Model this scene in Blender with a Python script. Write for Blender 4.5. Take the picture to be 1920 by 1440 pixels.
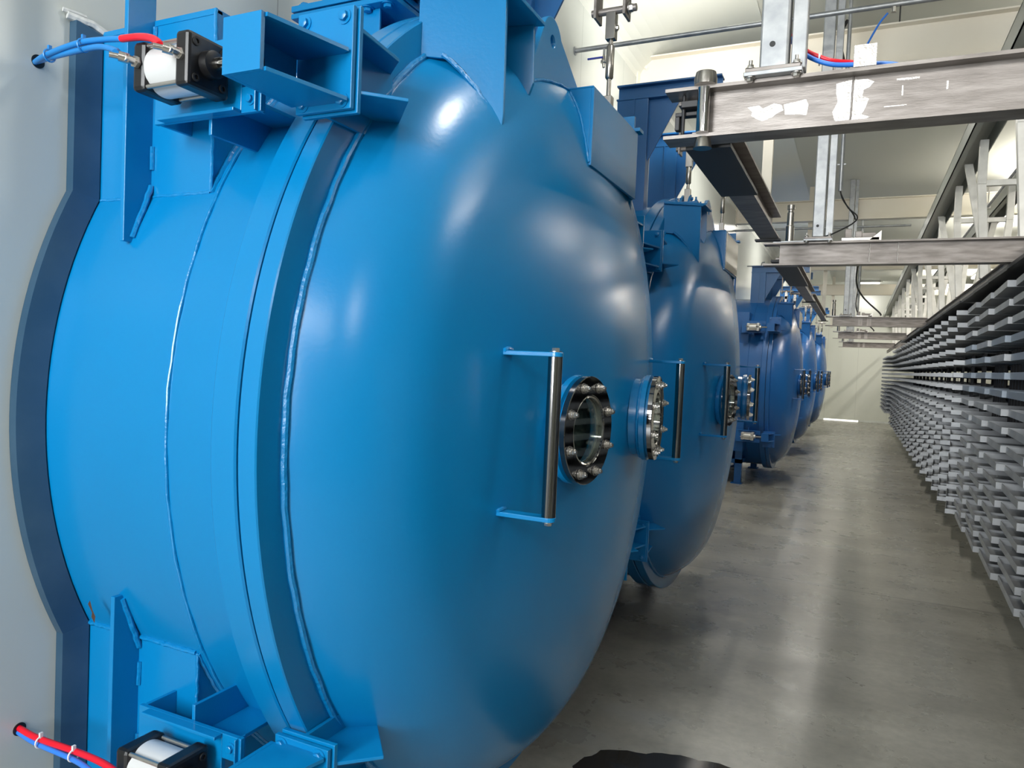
import bpy, bmesh, math, random
from mathutils import Vector, Matrix
random.seed(7)
S = bpy.context.scene
COL = S.collection
PI = math.pi
for o in list(bpy.data.objects): bpy.data.objects.remove(o)

# ------------------------------------------------------------------ camera
cam_d = bpy.data.cameras.new('camera'); cam = bpy.data.objects.new('camera', cam_d); COL.objects.link(cam)
cam_d.sensor_width = 36.0; cam_d.lens = 1382.0 / 1920 * 36.0; cam_d.clip_start = .05; cam_d.clip_end = 200
F = Vector((-0.42276578, 0.90558179, -0.03450666)); R = Vector((0.90464543, 0.42397341, 0.04316467)); U = Vector((-0.05371905, 0.01296775, 0.99847188))
m = Matrix((R, U, -F)).transposed().to_4x4(); m.translation = Vector((0, 0, 1.7))
cam.matrix_world = m
S.camera = cam
# ------------------------------------------------------------------ world and exposure
w = bpy.data.worlds.new('world'); S.world = w; w.use_nodes = True
bg = w.node_tree.nodes['Background']; bg.inputs[0].default_value = (.95, .97, 1.0, 1); bg.inputs[1].default_value = .32
S.view_settings.view_transform = 'Standard'; S.view_settings.look = 'None'; S.view_settings.gamma = 1
S.view_settings.use_curve_mapping = False; S.view_settings.exposure = 0.0
def area(name, loc, target, sx, sy, power, col=(1, 1, 1)):
    d = bpy.data.lights.new(name, 'AREA'); d.shape = 'RECTANGLE'; d.size = sx; d.size_y = sy; d.energy = power; d.color = col
    o = bpy.data.objects.new(name, d); COL.objects.link(o); o.location = loc
    o.rotation_euler = (Vector(target) - Vector(loc)).to_track_quat('-Z', 'Y').to_euler()
    return o
area('loading_door_daylight', (-1.25, -3.4, 2.7), (-1.45, 2.0, 1.6), 1.1, 2.6, 275, (.96, .99, 1.0))
area('roof_light_near', (.05, 2.2, 4.50), (.05, 2.2, 0), .3, .3, 22, (1, .98, .94))
area('roof_light_behind', (3.3, -2.6, 4.35), (-.6, 2.0, 1.9), .28, .75, 30, (1, .99, .96))
area('rafter_fill_light', (.9, -4.2, 4.25), (.9, 8.0, 4.0), 3.0, .5, 75, (1, .98, .94))  # added fill light behind the camera that brightens the rafters
area('roof_light_soffit', (-.9, 5.2, 4.15), (-1.5, 5.8, 4.6), .3, 1.6, 23, (1, .97, .9))

# ------------------------------------------------------------------ materials
def rgb(r, g, b):
    f = lambda c: (c / 255 / 12.92) if c / 255 <= .04045 else ((c / 255 + .055) / 1.055) ** 2.4
    return (f(r), f(g), f(b), 1)
def mat(name, col, rough=.5, metal=0., noise=None, bump=0., bscale=40., coat=0., col2=None, nscale=3., rvar=0., ior=None, stretch=None, emit=0):
    m = bpy.data.materials.new(name); m.use_nodes = True; nt = m.node_tree; b = nt.nodes['Principled BSDF']
    b.inputs['Base Color'].default_value = col; b.inputs['Roughness'].default_value = rough; b.inputs['Metallic'].default_value = metal
    if coat: b.inputs['Coat Weight'].default_value = coat; b.inputs['Coat Roughness'].default_value = .12
    if ior: b.inputs['IOR'].default_value = ior
    if emit: b.inputs['Emission Color'].default_value = col; b.inputs['Emission Strength'].default_value = emit
    tc = nt.nodes.new('ShaderNodeTexCoord'); mp = nt.nodes.new('ShaderNodeMapping'); nt.links.new(tc.outputs['Object'], mp.inputs[0])
    if stretch: mp.inputs['Scale'].default_value = stretch
    if col2 or rvar:
        n = nt.nodes.new('ShaderNodeTexNoise'); n.inputs['Scale'].default_value = nscale; n.inputs['Detail'].default_value = 6
        nt.links.new(mp.outputs[0], n.inputs['Vector'])
        if col2:
            r = nt.nodes.new('ShaderNodeValToRGB'); r.color_ramp.elements[0].position = .35; r.color_ramp.elements[1].position = .68
            r.color_ramp.elements[0].color = col; r.color_ramp.elements[1].color = col2
            nt.links.new(n.outputs[0], r.inputs[0]); nt.links.new(r.outputs[0], b.inputs['Base Color'])
        if rvar:
            mr = nt.nodes.new('ShaderNodeMapRange'); mr.inputs['To Min'].default_value = max(0, rough - rvar); mr.inputs['To Max'].default_value = rough + rvar
            nt.links.new(n.outputs[0], mr.inputs[0]); nt.links.new(mr.outputs[0], b.inputs['Roughness'])
    if bump:
        n2 = nt.nodes.new('ShaderNodeTexNoise'); n2.inputs['Scale'].default_value = bscale; n2.inputs['Detail'].default_value = 4
        nt.links.new(mp.outputs[0], n2.inputs['Vector'])
        bp = nt.nodes.new('ShaderNodeBump'); bp.inputs['Strength'].default_value = bump; bp.inputs['Distance'].default_value = .004
        nt.links.new(n2.outputs[0], bp.inputs['Height']); nt.links.new(bp.outputs[0], b.inputs['Normal'])
    return m
BLUE = (0.0008, .196, .475, 1); BLUE2 = (0.001, .182, .44, 1)
M = {}
M['blue'] = mat('blue_paint', BLUE, .25, 0, col2=BLUE2, nscale=1.3, bump=.05, bscale=90)
M['blue_b'] = mat('blue_paint_haze_mid', (.003, .165, .43, 1), .25, col2=(.004, .155, .41, 1), nscale=1.3, bump=.05, bscale=90)  # same blue paint, its tone shifted to imitate haze
M['blue_c'] = mat('blue_paint_haze_far', (.012, .115, .36, 1), .27, col2=(.014, .105, .33, 1), nscale=1.3, bump=.05, bscale=90)  # same blue paint on the far chambers, haze and colour cast mixed in
M['weld'] = mat('blue_painted_weld', BLUE, .3, 0, coat=.4, bump=.9, bscale=70)
M['dkblue'] = mat('deep_blue_paint', (.004, .098, .29, 1), .4, 0, coat=.2, bump=.04)
M['steel'] = mat('dark_rolled_steel', (.20, .178, .162, 1), .42, .5, col2=(.33, .30, .28, 1), nscale=7, bump=.1, stretch=(1, 3, 6))
M['ground'] = mat('ground_bright_steel', (.50, .47, .44, 1), .4, .85, bump=.5, bscale=150, col2=(.8, .78, .74, 1), nscale=40)
M['galv'] = mat('galvanised_steel', (.30, .315, .33, 1), .42, .6, col2=(.44, .45, .455, 1), nscale=14, bump=.05)
M['zinc'] = mat('zinc_bolt_metal', (.55, .53, .5, 1), .28, .95)
M['chrome'] = mat('polished_steel', (.55, .54, .52, 1), .09, 1)
M['mirror'] = mat('polished_flange_steel', (.2, .2, .205, 1), .06, 1)
M['handle'] = mat('dark_polished_bar', (.25, .25, .25, 1), .12, 1)
M['rod'] = mat('machined_steel', (.38, .36, .33, 1), .25, .95)
M['black'] = mat('black_anodised', (.006, .006, .007, 1), .35, 0, bump=.05)
M['patch'] = mat('pale_ground_patch', (.42, .38, .36, 1), .45, .3)
M['rubber'] = mat('black_rubber', (.008, .008, .008, 1), .6)
M['barrel'] = mat('white_cylinder_barrel', rgb(205, 207, 208), .28, .1, coat=.3)
M['silver'] = mat('silver_aluminium', (.62, .61, .58, 1), .35, .6)
M['tray'] = mat('matt_aluminium_tray', (.36, .37, .385, 1), .42, .55, col2=(.46, .47, .48, 1), nscale=5)
M['tray2'] = mat('bluish_grey_tray', (.27, .31, .36, 1), .42, .45)  # bluer tone for some trays of the near carts
M['cart'] = mat('dark_cart_steel', (.05, .05, .052, 1), .5, .5)
M['trim'] = mat('blue_grey_sheet_trim', (.045, .12, .21, 1), .3, .55, col2=(.07, .15, .24, 1), nscale=6)
M['sealant'] = mat('white_sealant', rgb(196, 198, 196), .7, bump=.8, bscale=60)
M['primer'] = mat('brown_bare_primer', (.06, .03, .018, 1), .6)
M['dark'] = mat('dark_interior', (.006, .008, .01, 1), .5)
M['red'] = mat('red_air_hose', (.75, .004, .02, 1), .35); M['hoseblue'] = mat('blue_air_hose', (.03, .2, .75, 1), .35)
M['hosepaint'] = mat('painted_blue_hose', (.01, .2, .55, 1), .35)
M['white'] = mat('white_plastic', rgb(225, 225, 225), .4)
M['lever'] = mat('blue_valve_lever', (.02, .04, .35, 1), .4)
M['cream'] = mat('cream_painted_steel', (.83, .77, .66, 1), .42, col2=(.86, .81, .71, 1), nscale=2)
M['tube'] = mat('pale_galvanised_tube', (.66, .65, .61, 1), .4, .35, col2=(.8, .79, .75, 1), nscale=10)
M['purlin'] = mat('grey_green_channel', (.34, .36, .33, 1), .4, .2)
M['ceil'] = mat('grey_green_ceiling_panel', (.58, .59, .54, 1), .45)
M['soffit'] = mat('white_green_panel', (.72, .74, .69, 1), .28)
M['lamp'] = mat('lit_lamp_diffuser', (1, .97, .9, 1), .5, emit=9)
m = mat('sight_glass', (.75, .95, .9, 1), .02, ior=1.45); m.node_tree.nodes['Principled BSDF'].inputs['Transmission Weight'].default_value = 1; M['glass'] = m
m = mat('wet_puddle', (.012, .011, .010, 1), .04); M['puddle'] = m; m.node_tree.nodes['Principled BSDF'].inputs['Base Color'].default_value = (.035, .031, .026, 1)

def panel_mat(name, col, rough, seam_axis, seam_w):
    m = mat(name, col, rough); nt = m.node_tree; b = nt.nodes['Principled BSDF']
    g = nt.nodes.new('ShaderNodeNewGeometry'); sp = nt.nodes.new('ShaderNodeSeparateXYZ'); nt.links.new(g.outputs['Position'], sp.inputs[0])
    d = nt.nodes.new('ShaderNodeMath'); d.operation = 'DIVIDE'; d.inputs[1].default_value = seam_w; nt.links.new(sp.outputs[seam_axis], d.inputs[0])
    fr = nt.nodes.new('ShaderNodeMath'); fr.operation = 'FRACT'; nt.links.new(d.outputs[0], fr.inputs[0])
    lt = nt.nodes.new('ShaderNodeMath'); lt.operation = 'LESS_THAN'; lt.inputs[1].default_value = .004 / seam_w; nt.links.new(fr.outputs[0], lt.inputs[0])
    mx = nt.nodes.new('ShaderNodeMix'); mx.data_type = 'RGBA'; mx.inputs['A'].default_value = col; mx.inputs['B'].default_value = tuple(c * .55 for c in col[:3]) + (1,)
    nt.links.new(lt.outputs[0], mx.inputs['Factor']); nt.links.new(mx.outputs['Result'], b.inputs['Base Color'])
    return m
M['wall'] = panel_mat('white_sandwich_panel', (.60, .63, .60, 1), .22, 1, 1.0)
M['farwall'] = panel_mat('pale_green_grey_panel', (.72, .73, .65, 1), .25, 0, 1.0)

def floor_mat():
    m = bpy.data.materials.new('polished_concrete'); m.use_nodes = True; nt = m.node_tree; b = nt.nodes['Principled BSDF']; L = nt.links.new
    g = nt.nodes.new('ShaderNodeNewGeometry')
    def noise(scale, det, vec=None):
        n = nt.nodes.new('ShaderNodeTexNoise'); n.inputs['Scale'].default_value = scale; n.inputs['Detail'].default_value = det; n.inputs['Roughness'].default_value = .62
        L(vec or g.outputs['Position'], n.inputs['Vector']); return n.outputs[0]
    mp = nt.nodes.new('ShaderNodeMapping'); mp.inputs['Scale'].default_value = (.8, 1.8, 1); L(g.outputs['Position'], mp.inputs[0])
    big = noise(1.1, 7, mp.outputs[0]); fine = noise(22, 6)
    r = nt.nodes.new('ShaderNodeValToRGB'); r.color_ramp.elements[0].position = .3; r.color_ramp.elements[1].position = .7
    r.color_ramp.elements[0].color = (.28, .268, .23, 1); r.color_ramp.elements[1].color = (.47, .45, .39, 1); L(big, r.inputs[0])
    mf = nt.nodes.new('ShaderNodeMix'); mf.data_type = 'RGBA'; mf.blend_type = 'MULTIPLY'; mf.inputs['Factor'].default_value = .5
    r2 = nt.nodes.new('ShaderNodeValToRGB'); r2.color_ramp.elements[0].position = .3; r2.color_ramp.elements[1].position = .65
    r2.color_ramp.elements[0].color = (.6, .6, .6, 1); r2.color_ramp.elements[1].color = (1, 1, 1, 1); L(fine, r2.inputs[0])
    L(r.outputs[0], mf.inputs['A']); L(r2.outputs[0], mf.inputs['B'])
    cur = mf.outputs['Result']
    sp = nt.nodes.new('ShaderNodeSeparateXYZ'); L(g.outputs['Position'], sp.inputs[0])
    def math_(op, a, bb):
        n = nt.nodes.new('ShaderNodeMath'); n.operation = op
        for i, v in enumerate((a, bb)):
            if isinstance(v, (int, float)): n.inputs[i].default_value = v
            else: L(v, n.inputs[i])
        return n.outputs[0]
    # cement smear and wet, shaded patch: fixed spots with their own outline
    def spot(cx, cy, rx, ry, col, strength, cur, nz):
        dx = math_('DIVIDE', math_('SUBTRACT', sp.outputs[0], cx), rx); dy = math_('DIVIDE', math_('SUBTRACT', sp.outputs[1], cy), ry)
        d = math_('ADD', math_('ADD', math_('MULTIPLY', dx, dx), math_('MULTIPLY', dy, dy)), math_('MULTIPLY', math_('SUBTRACT', noise(nz, 6), .5), 4.0))
        mr = nt.nodes.new('ShaderNodeMapRange'); mr.inputs['From Min'].default_value = 1.2; mr.inputs['From Max'].default_value = .3; mr.inputs['To Max'].default_value = strength
        L(d, mr.inputs[0])
        mx = nt.nodes.new('ShaderNodeMix'); mx.data_type = 'RGBA'; mx.inputs['B'].default_value = col; L(mr.outputs[0], mx.inputs['Factor']); L(cur, mx.inputs['A'])
        return mx.outputs['Result']
    cur = spot(-.86, 3.48, .22, .10, (.36, .36, .34, 1), .6, cur, 6)
    cur = spot(-1.05, 3.15, .16, .12, (.36, .36, .34, 1), .4, cur, 7)
    cur = spot(-1.15, 5.1, .5, .8, (.06, .055, .05, 1), .55, cur, 2.2)  # wet stain with the chamber's shadow partly painted in
    # saw-cut joints across the aisle
    for yj in (6.33, 12.4, 18.5):
        a = math_('LESS_THAN', math_('ABSOLUTE', math_('SUBTRACT', sp.outputs[1], yj), 0), .004)
        mx = nt.nodes.new('ShaderNodeMix'); mx.data_type = 'RGBA'; mx.inputs['B'].default_value = (.03, .03, .028, 1); L(a, mx.inputs['Factor']); L(cur, mx.inputs['A']); cur = mx.outputs['Result']
    L(cur, b.inputs['Base Color'])
    mr = nt.nodes.new('ShaderNodeMapRange'); mr.inputs['To Min'].default_value = .16; mr.inputs['To Max'].default_value = .42; L(noise(3.0, 6), mr.inputs[0]); L(mr.outputs[0], b.inputs['Roughness'])
    bp = nt.nodes.new('ShaderNodeBump'); bp.inputs['Strength'].default_value = .06; bp.inputs['Distance'].default_value = .003; L(fine, bp.inputs['Height']); L(bp.outputs[0], b.inputs['Normal'])
    b.inputs['Specular IOR Level'].default_value = .7
    return m
M['floor'] = floor_mat()

# ------------------------------------------------------------------ mesh helpers
class MB:
    def __init__(s, xf=None): s.v = []; s.f = []; s.sm = []; s.xf = xf
    def add(s, vs, fs, smooth=False):
        n = len(s.v)
        for v in vs: s.v.append(tuple(s.xf(Vector(v))) if s.xf else tuple(v))
        for f in fs: s.f.append([i + n for i in f]); s.sm.append(smooth)
        return s
    def box(s, x0, x1, y0, y1, z0, z1):
        vs = [(x, y, z) for x in (x0, x1) for y in (y0, y1) for z in (z0, z1)]
        return s.add(vs, [(0, 1, 3, 2), (4, 6, 7, 5), (0, 4, 5, 1), (2, 3, 7, 6), (0, 2, 6, 4), (1, 5, 7, 3)])
    def prism(s, poly, axis, a, b):
        def P(u, v, t): return {'x': (t, u, v), 'y': (u, t, v), 'z': (u, v, t)}[axis]
        n = len(poly)
        vs = [P(u, v, a) for u, v in poly] + [P(u, v, b) for u, v in poly]
        return s.add(vs, [list(range(n)), list(range(2 * n - 1, n - 1, -1))] + [(i, (i + 1) % n, n + (i + 1) % n, n + i) for i in range(n)])
    def ring_prism(s, outer, inner, axis, a, b):
        n = len(outer)
        def P(u, v, t): return {'x': (t, u, v), 'y': (u, t, v), 'z': (u, v, t)}[axis]
        vs = [P(*p, a) for p in outer] + [P(*p, a) for p in inner] + [P(*p, b) for p in outer] + [P(*p, b) for p in inner]
        fs = []
        for i in range(n):
            j = (i + 1) % n
            fs += [(i, j, n + j, n + i), (2 * n + i, 3 * n + i, 3 * n + j, 2 * n + j), (i, 2 * n + i, 2 * n + j, j), (n + i, n + j, 3 * n + j, 3 * n + i)]
        return s.add(vs, fs)
    def lathe(s, prof, o, ax, n=48, closed=False, smooth=True):
        """prof: list of (t along axis, radius); o: origin; ax: axis"""
        ax = Vector(ax).normalized(); o = Vector(o)
        u = ax.orthogonal().normalized(); w_ = ax.cross(u)
        vs = []; fs = []
        for t, r in prof:
            for k in range(n):
                a = 2 * PI * k / n
                vs.append(o + ax * t + (u * math.cos(a) + w_ * math.sin(a)) * r)
        m_ = len(prof)
        for i in range(m_ if closed else m_ - 1):
            i2 = (i + 1) % m_
            for k in range(n):
                k2 = (k + 1) % n
                fs.append((i * n + k, i * n + k2, i2 * n + k2, i2 * n + k))
        if not closed:
            fs.append(list(range(n))[::-1]); fs.append([(m_ - 1) * n + k for k in range(n)])
        return s.add(vs, fs, smooth)
    def cyl(s, a, b, r, n=20, r2=None):
        a = Vector(a); b = Vector(b); d = b - a
        return s.lathe([(0, r), (d.length, r if r2 is None else r2)], a, d, n)
    def bolt(s, p, ax, r=.012, h=.009, shank=0):
        ax = Vector(ax).normalized(); p = Vector(p)
        s.lathe([(0, r * 1.5), (.0025, r * 1.5)], p, ax, 16)
        s.lathe([(.0025, r), (h, r), (h + .001, r * .85)], p, ax, 6, smooth=False)
        if shank: s.lathe([(h, r * .55), (h + shank, r * .55)], p, ax, 10)
        return s
    def tube(s, pts, r, n=10):
        pts = [Vector(p) for p in pts]; vs = []; fs = []; u = None
        for i, p in enumerate(pts):
            t = (pts[min(i + 1, len(pts) - 1)] - pts[max(i - 1, 0)]).normalized()
            if u is None: u = t.orthogonal().normalized()
            u = (u - t * u.dot(t)).normalized(); w_ = t.cross(u)
            for k in range(n):
                a = 2 * PI * k / n; vs.append(p + (u * math.cos(a) + w_ * math.sin(a)) * r)
        for i in range(len(pts) - 1):
            for k in range(n):
                k2 = (k + 1) % n; fs.append((i * n + k, i * n + k2, (i + 1) * n + k2, (i + 1) * n + k))
        fs.append(list(range(n))[::-1]); fs.append([(len(pts) - 1) * n + k for k in range(n)])
        return s.add(vs, fs, True)
    def ibeam(s, axis, a, b, c1, z0, z1, wid, tf=.010, tw=.008):
        """axis x or y; c1: centre in the other horizontal axis"""
        B = (lambda p, q, y0, y1, zz0, zz1: s.box(p, q, y0, y1, zz0, zz1)) if axis == 'x' else (lambda p, q, y0, y1, zz0, zz1: s.box(y0, y1, p, q, zz0, zz1))
        B(a, b, c1 - wid / 2, c1 + wid / 2, z0, z0 + tf); B(a, b, c1 - wid / 2, c1 + wid / 2, z1 - tf, z1); B(a, b, c1 - tw / 2, c1 + tw / 2, z0 + tf, z1 - tf)
        return s
    def build(s, name, mt, parent=None, bevel=0., loc=None):
        me = bpy.data.meshes.new(name); me.from_pydata(s.v, [], s.f)
        me.polygons.foreach_set('use_smooth', s.sm); me.update()
        bm = bmesh.new(); bm.from_mesh(me); bmesh.ops.recalc_face_normals(bm, faces=bm.faces); bm.to_mesh(me); bm.free()
        if any(s.sm):
            try: me.set_sharp_from_angle(angle=math.radians(38))
            except Exception: pass
        me.materials.append(M[mt] if isinstance(mt, str) else mt)
        o = bpy.data.objects.new(name, me); COL.objects.link(o)
        if parent: o.parent = parent
        if loc: o.location = loc
        if bevel:
            bv = o.modifiers.new('bevel', 'BEVEL'); bv.width = bevel; bv.segments = 2; bv.limit_method = 'ANGLE'; bv.angle_limit = math.radians(50)
        return o
def tag(o, label, cat, group=None, kind=None):
    if label: o['label'] = label
    if cat: o['category'] = cat
    if group: o['group'] = group
    if kind: o['kind'] = kind
    return o
def empty(name, loc, label, cat, group=None):
    o = bpy.data.objects.new(name, None); COL.objects.link(o); o.location = loc; o.empty_display_size = .1
    return tag(o, label, cat, group)
def struct(name, mb, mt, label=None):
    o = mb.build(name, mt); o['kind'] = 'structure'
    if label: o['label'] = label
    return o
def repaint(o, swap):
    for c in o.children_recursive:
        if c.type == 'MESH' and c.material_slots and c.material_slots[0].material and c.material_slots[0].material.name in swap:
            sl = c.material_slots[0]; mm = swap[sl.material.name]; sl.link = 'OBJECT'; sl.material = mm
def copy_tree(o, parent=None):
    c = o.copy(); COL.objects.link(c); c.parent = parent
    for ch in list(o.children): copy_tree(ch, c)
    return c
def curve(pts, n=10):
    """Catmull-Rom through pts"""
    P = [Vector(p) for p in pts]; P = [P[0] * 2 - P[1]] + P + [P[-1] * 2 - P[-2]]; out = []
    for i in range(1, len(P) - 2):
        for k in range(n):
            t = k / n; a, b, c, d = P[i - 1:i + 3]
            out.append(.5 * ((2 * b) + (c - a) * t + (2 * a - 5 * b + 4 * c - d) * t * t + (3 * b - a - 3 * c + d) * t ** 3))
    return out + [P[-2]]

# ------------------------------------------------------------------ the hall
WX = -1.90; YF = 28.7; CZ = 4.6; XR = 7.0; YN = -4.5
struct('floor', MB().box(-2.2, XR, YN, YF + .2, -.1, 0), 'floor')
struct('wall_left', MB().box(WX - .15, WX, YN, YF + .2, 0, CZ + .1), 'wall')
struct('wall_far', MB().box(WX, XR, YF, YF + .15, 0, CZ + .1), 'farwall')
struct('wall_right', MB().box(XR, XR + .15, YN, YF + .2, 0, CZ + .1), 'farwall')
struct('wall_near_light_block', MB().box(.6, XR, YN - .15, YN, 0, CZ + .1), 'farwall')  # unseen wall, added to narrow the opening and block light
struct('ceiling', MB().box(WX - .15, XR, -1.2, YF + .2, CZ, CZ + .1), 'ceil')
cv = MB(); pts = []
for k in range(13):
    a = PI / 2 * k / 12; pts.append((WX + 1.03 - 1.03 * math.cos(a), 4.22 + .375 * math.sin(a)))
poly = [(WX - .001, 4.22)] + pts[1:] + [(WX - .001, 4.597)]
cv.prism([(x, z) for x, z in poly], 'y', -1.1, YF)
struct('trim_1', cv, 'soffit')
struct('baseboard_far', MB().box(-1.9, .2, YF - .03, YF, 0, .05).box(.2, XR, YF - .012, YF, 0, .06), 'soffit')

# ------------------------------------------------------------------ vessel geometry (local frame: x, z as in the hall, y = 0 on the vessel's axis)
ZC = 1.503; RB = 1.297; RF = 1.346
def mir(sy, sz, dz=0):
    return lambda p: Vector((p.x, p.y * sy, ZC + (p.z - ZC) * sz + dz + (.03 if sz < 0 else 0)))
def dome_profile():
    Rt, rk, Rc, a0, xw = 1.267, .40, 4.2, math.radians(66), -1.110
    rc = Rt - rk * math.sin(a0); xk = xw - rk * math.cos(a0); a1 = math.asin(rc / (Rc - rk)); xc = xk - (Rc - rk) * math.cos(a1)
    p = [(xk + rk * math.cos(a0 + (a1 - a0) * i / 14), rc + rk * math.sin(a0 + (a1 - a0) * i / 14)) for i in range(15)]
    p += [(xc + Rc * math.cos(a1 * (1 - i / 22)), max(Rc * math.sin(a1 * (1 - i / 22)), .002)) for i in range(1, 23)]
    return p, xc, Rc
DOME, DXC, DRC = dome_profile()
def dome_x(y, z):
    rho = math.hypot(y, z - ZC)
    for (xa, ra), (xb, rb) in zip(DOME, DOME[1:]):
        if rb <= rho <= ra: return xa + (xb - xa) * (ra - rho) / (ra - rb + 1e-9)
    return DOME[0][0]
def bead(mb, x, r, t, n=260):
    """hand-laid weld bead around the x axis"""
    pts = []
    for k in range(n + 1):
        a = 2 * PI * (k % n) / n; rr = r + .0008 * math.sin(a * 97) + .0007 * math.sin(a * 41 + 1)
        pts.append((x + .0008 * math.sin(a * 63), rr * math.cos(a), ZC + rr * math.sin(a)))
    mb.tube(pts, t, 8)
def weldline(mb, pts, t=.006):
    out = []
    P = [Vector(p) for p in pts]
    for a, b in zip(P, P[1:]):
        n = max(2, int((b - a).length / .012))
        for k in range(n): out.append(a.lerp(b, k / n) + Vector([random.uniform(-.0013, .0013) for _ in range(3)]))
    out.append(P[-1]); mb.tube(out, t, 7)

def make_body():
    root = empty('freeze_drying_chamber', (0, 0, 0), '', 'vacuum chamber')
    MB().lathe([(WX + .004, RB), (-1.235, RB), (-1.235, RB - .03), (WX + .004, RB - .03)], (0, 0, ZC), (1, 0, 0), 160, closed=True).build('shell', 'blue', root)
    MB().lathe([(-1.237, RB - .02), (-1.237, RF - .004), (-1.232, RF), (-1.168, RF), (-1.164, RF - .004), (-1.164, RF - .03), (-1.17, RB - .06)], (0, 0, ZC), (1, 0, 0), 200, closed=True).build('body_flange', 'blue', root)
    MB().lathe([(-1.166, 1.1), (-1.166, RF - .014), (-1.158, RF - .014), (-1.158, 1.1)], (0, 0, ZC), (1, 0, 0), 160, closed=True).build('door_seal', 'rubber', root)
    b = MB(); bead(b, -1.425, RB + .001, .0045); b.build('weld_bead', 'weld', root)
    # shoulders: the square casing around the shell (above and below where the shell bulges out of it)
    hs = 1.165
    def shoulder(z0, z1, sz):
        n = 40; arc = []
        zc = ZC; half = math.sqrt(RB ** 2 - hs ** 2)
        a0 = math.asin(half / RB)
        up = sz > 0
        zt = z1 if up else z0
        poly = [(-hs, zt), (-hs, ZC + sz * half)]
        for k in range(n + 1):
            a = a0 + (PI - 2 * a0) * k / n
            poly.append((-RB * math.cos(a) if True else 0, ZC + sz * RB * math.sin(a)))
        poly += [(hs, ZC + sz * half), (hs, zt)]
        # clip arc where it rises above the casing
        poly2 = []
        for y, z in poly:
            if (z - zt) * sz > 0: z = zt - sz * .001
            poly2.append((y, z))
        return poly2
    zt, zb = 2.515, .50
    for nm, sz, za in (('upper_casing', 1, zt), ('lower_casing', -1, zb)):
        half = math.sqrt(RB ** 2 - hs ** 2); zh = ZC + sz * half
        n = 36; half_t = abs(za - ZC); at = math.asin(min(1, half_t / RB)); a0 = math.asin(half / RB)
        for s in (-1, 1):
            y0, y1 = sorted((s * hs, s * (hs - .02)))
            sp_ = MB().box(WX + .004, -1.452, y0, y1, min(zh, za), max(zh, za)).build(nm + '_side', 'blue', root)
            arc = [(s * (RB - .01) * math.cos(a0 + (at - a0) * k / n), ZC + sz * (RB - .01) * math.sin(a0 + (at - a0) * k / n)) for k in range(n + 1)]
            mb = MB()
            for k in range(n):
                (ya, za_), (yb, zb_) = arc[k], arc[k + 1]
                # strips between the shell and the casing outline
                mb.box(-1.470, -1.4515, min(s * (hs - .001), (ya + yb) / 2), max(s * (hs - .001), (ya + yb) / 2), min(za_, zb_), max(za_, zb_))
            mb.build(nm + '_end', 'blue', root)
            yy = sorted((s * (hs + .0015), s * RB * math.cos(at)))
            MB().box(WX + .004, -1.452, yy[0], yy[1], min(za + sz * .002, za - sz * .012), max(za + sz * .002, za - sz * .012)).build(nm + '_lid', 'blue', root)
            w_ = MB(); weldline(w_, [(-1.450, s * (hs + .001), zh), (-1.450, s * (hs + .001), za)], .0045); w_.build('corner_weld', 'weld', sp_)
            w_ = MB(); weldline(w_, [(WX + .03, s * (hs + (.002 if sz < 0 else -.003)), zh), (-1.455, s * (hs + (.002 if sz < 0 else -.003)), zh)], .006); w_.build('seam_weld', 'weld', sp_)
            w_ = MB(); weldline(w_, [(-1.449, s * RB * math.cos(a0 + (at - a0) * k / 14), ZC + sz * RB * math.sin(a0 + (at - a0) * k / 14)) for k in range(15)], .007); w_.build('shell_weld', 'weld', sp_)
    # flat vertical stiffener ribs
    for sy in (1, -1):
        for sz in (1, -1):
            zfar = 3.05 if sz > 0 else 2 * ZC - .05
            poly = [(-1.240, 1.95), (-1.243, zfar), (-1.163, zfar), (-1.163, 2.075)]
            for k in range(5):
                a = math.asin((2.06 - ZC) / RB) + (math.asin((1.95 - ZC) / RB) - math.asin((2.06 - ZC) / RB)) * k / 4
                poly.append((-RB * math.cos(a) + .003, ZC + RB * math.sin(a)))
            mb = MB(mir(sy, sz, -.03 if sz < 0 else 0)); mb.prism(poly, 'x', -1.676, -1.662); r_ = mb.build('stiffener_rib', 'blue', root, bevel=.0015)
            w_ = MB(mir(sy, sz, -.03 if sz < 0 else 0)); weldline(w_, [(-1.660, -1.218, 1.96), (-1.658, -1.182, 2.06), (-1.658, -1.168, 2.10)], .007); w_.build('rib_weld', 'weld', r_)
            w_ = MB(mir(sy, sz, -.03 if sz < 0 else 0)); weldline(w_, [(-1.658, -1.167, 2.14), (-1.658, -1.167, 2.2)], .006); w_.build('rib_weld', 'weld', r_); w_ = MB(mir(sy, sz, -.03 if sz < 0 else 0)); weldline(w_, [(-1.658, -1.167, 2.33), (-1.658, -1.167, 2.50 if sz > 0 else 2.45)], .006)
            w_.build('rib_weld', 'weld', r_)
    # support legs
    for x in (-1.80, -1.52):
        for y in (-.95, .95):
            MB().box(x - .05, x + .05, y - .05, y + .05, 0, .501).box(x - .09, x + .07, y - .09, y + .09, 0, .014).build('leg', 'dkblue', root)
    MB().box(-1.87, -1.47, -1.0, 1.0, .30, .36).build('cross_brace', 'dkblue', root)
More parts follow.
